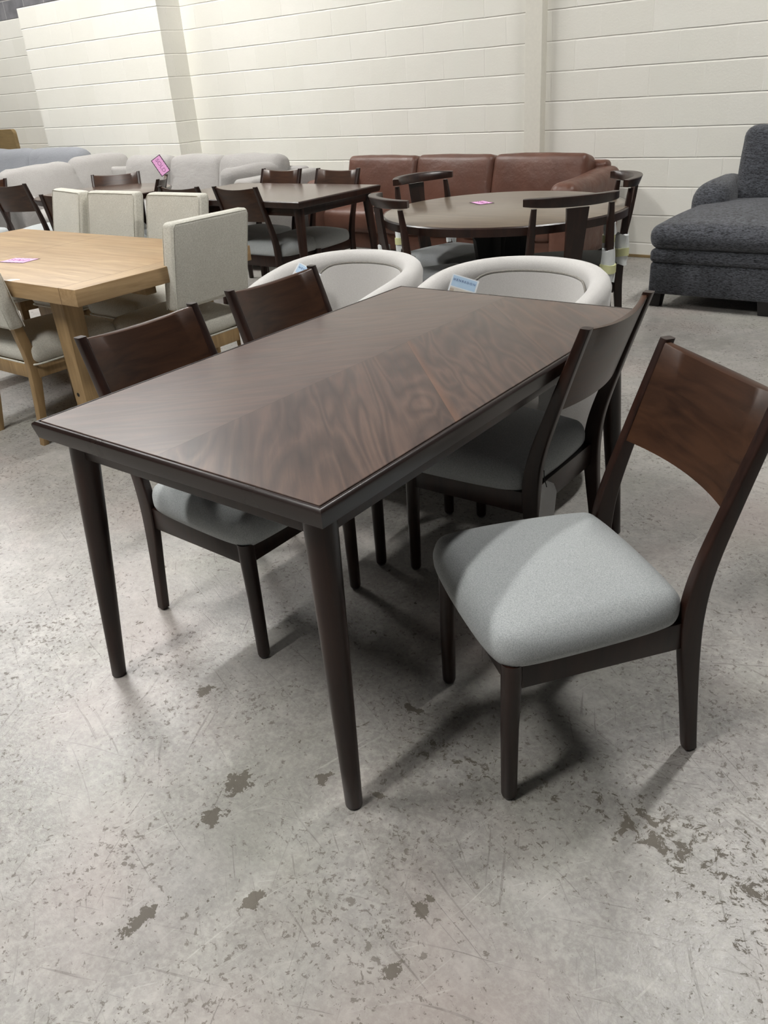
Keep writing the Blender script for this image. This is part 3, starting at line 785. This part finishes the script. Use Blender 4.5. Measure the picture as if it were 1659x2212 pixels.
for (fx, fy_) in ((-1.55, -1.08), (-.75, -1.08), (1.4, -.4), (1.4, .32), (-1.55, .32)):
    bm = BM(); tube(bm, [(fx, fy_, 0), (fx, fy_, .065)], .025, 10); obj('leg', bm, M['black'], t)
bm = BM(); cushion(bm, .80, .36, .17, .07, .03, .02, n=10, mtx=T(-5.80, 5.68, .655) @ RZ(R(-90)) @ RX(R(90)-R(14)), amp=.012, seed=5)
tag(obj('cushion', bm, M['sofa'], sharp=80), 'loose light grey pillow leaning on the right arm of the sectional', 'cushion')

# pink tag pinned on the sectional
n_ = Vector((.5, -.866, 0)); xr = Vector((.866, .5, 0)); xa_ = (xr*.48+Vector((0, 0, -.877))).normalized(); ya_ = n_.cross(xa_)
tag_rot = Matrix((xa_, ya_, n_)).transposed().to_euler()
pink_tag('pink price tag with plum stamp border standing on the sectional back cushion', (-7.18, 5.74, .82), tag_rot, .175, .115)

# blue grey sofa in the recess behind
t = thing('blue_grey_sofa', 'blue-grey sofa behind the sectional in the far left corner', 'sofa', (-10.02, 5.98, 0))
for i, cx in enumerate((-.50, .54)):
    bm = BM(); back_cushion(bm, 1.04, .56, .26, (cx, .10, .70), R(14), .014, i*3+20); obj('back_cushion', bm, M['bluegrey'], t, sharp=80)
    bm = BM(); cushion(bm, .95, .72, .18, .06, .02, n=8, mtx=T(cx, -.25, .40), amp=.006, seed=i+11); obj('seat_cushion', bm, M['bluegrey'], t, sharp=80)
bm = BM(); box(bm, -1.08, 1.08, -.60, .30, .08, .32, .02); obj('base', bm, M['bluegrey'], t)
bm = BM(); box(bm, -1.08, 1.08, .18, .30, .08, .78, .04, 4); obj('back_frame', bm, M['bluegrey'], t)
for s in (-1, 1):
    bm = BM(); cushion(bm, .22, .92, .66, .09, .02, n=8, mtx=T(s*1.10, -.14, .41)); obj('arm', bm, M['bluegrey'], t, sharp=80)
for sx in (-1, 1):
    for sy in (-.5, .2):
        bm = BM(); tube(bm, [(sx, sy, 0), (sx, sy, .085)], .025, 10); obj('leg', bm, M['black'], t)

# tan board at the far left
t = thing('headboard', 'tan wooden headboard with rounded top corner at the far left edge', 'headboard', (-11.55, 6.55, 0))
bm = BM(); prof = [(-.7, .3)]+[(.5, .3)]+[(.5-.06+.06*math.cos(R(a)), 1.13+.06*math.sin(R(a))) for a in range(0, 91, 15)]+[(-.64-.06*math.sin(R(a)), 1.13+.06*math.cos(R(a))) for a in range(0, 91, 15)]
loft(bm, [[(a, -.025, b) for a, b in prof], [(a, .025, b) for a, b in prof]]); obj('panel', bm, M['tan'], t, sharp=30)
for s in (-.6, .4):
    bm = BM(); box(bm, s-.03, s+.03, -.025, .025, 0, .31, .003); obj('leg', bm, M['tan'], t)

# charcoal chaise sofa at the right
t = thing('chaise_sofa', 'charcoal textured chaise sofa at the right edge before the block wall', 'sofa', (-1.05, 5.25, 0))
def ch(name, bm): return obj(name, bm, M['charcoal'], t, sharp=80)
bm = BM(); box(bm, -.88, .06, .03, 1.36, .085, .285, .022, 3); ch('base', bm)
bm = BM(); cushion(bm, .95, 1.34, .085, .03, 0, n=8, mtx=T(-.41, .69, .325)); ch('mattress_border', bm)
bm = BM(); cushion(bm, .98, 1.30, .15, .065, .045, n=14, mtx=T(-.41, .665, .435), amp=.004, seed=3); ch('seat_cushion', bm)
bm = BM(); cushion(bm, .26, .66, .56, .12, .0, n=10, mtx=T(-.80, 1.12, .385), fn=lambda p: Vector((p.x, p.y, p.z-(.03*max(0, (-p.y-.1)/.23)**2 if p.z > 0 else 0)))); ch('arm', bm)
bm = BM(); cushion(bm, .72, .52, .24, .075, .03, .02, n=10, mtx=T(-.34, 1.20, .725) @ RX(R(80)), amp=.005, seed=4); ch('back_cushion', bm)
bm = BM(); back_cushion(bm, .80, .52, .24, (.46, 1.20, .73), R(10), .006, 8); ch('back_cushion', bm)
bm = BM(); box(bm, .08, 1.9, .50, 1.36, .085, .31, .022, 3); ch('base', bm)
bm = BM(); cushion(bm, .86, .80, .19, .065, .02, n=10, mtx=T(.52, .86, .41)); ch('seat_cushion', bm)
bm = BM(); box(bm, -.70, 1.9, 1.34, 1.46, .085, .82, .04, 4); ch('back_frame', bm)
for fx, fy_ in ((-.84, .09), (-.16, .09), (-.84, 1.30), (1.8, 1.30), (1.8, .6)):
    bm = BM(); box(bm, fx-.045, fx+.045, fy_-.045, fy_+.045, 0, .09, .004, fn=lambda p, fx=fx, fy_=fy_: Vector((fx+(p.x-fx)*(.75+.25*p.z/.09), fy_+(p.y-fy_)*(.75+.25*p.z/.09), p.z))); obj('leg', bm, M['black'], t)

# ------------------------------------------------------------------ camera, world, view
TH = -.6794
ex, gx = Vector((math.cos(TH), math.sin(TH))), Vector((-math.sin(TH), math.cos(TH)))
def to_room(v): return Vector((v.x*ex.x+v.y*ex.y, v.x*gx.x+v.y*gx.y, v.z))
F_, pit, rol, hc = 1767.0, .4831, -.0748, 1.4165
f0 = Vector((0, math.cos(pit), -math.sin(pit))); r0 = Vector((1, 0, 0)); u0 = r0.cross(f0)
r1 = math.cos(rol)*r0+math.sin(rol)*u0; u1 = -math.sin(rol)*r0+math.cos(rol)*u0
rr, uu, ff = to_room(r1), to_room(u1), to_room(f0)
cd = bpy.data.cameras.new('camera'); cam = bpy.data.objects.new('camera', cd); COL.objects.link(cam)
cam.matrix_world = Matrix(((rr.x, uu.x, -ff.x, 0), (rr.y, uu.y, -ff.y, 0), (rr.z, uu.z, -ff.z, hc), (0, 0, 0, 1)))
cd.sensor_fit = 'HORIZONTAL'; cd.sensor_width = 36; cd.lens = F_/1659*36; cd.clip_start = .02; cd.clip_end = 100
S.camera = cam
w = bpy.data.worlds.new('world'); S.world = w; w.use_nodes = True
bg = w.node_tree.nodes['Background']; bg.inputs[0].default_value = (.93, .96, 1.0, 1); bg.inputs[1].default_value = .06
S.view_settings.view_transform = 'Standard'; S.view_settings.look = 'None'; S.view_settings.gamma = 1
S.view_settings.use_curve_mapping = False; S.view_settings.exposure = 0.14
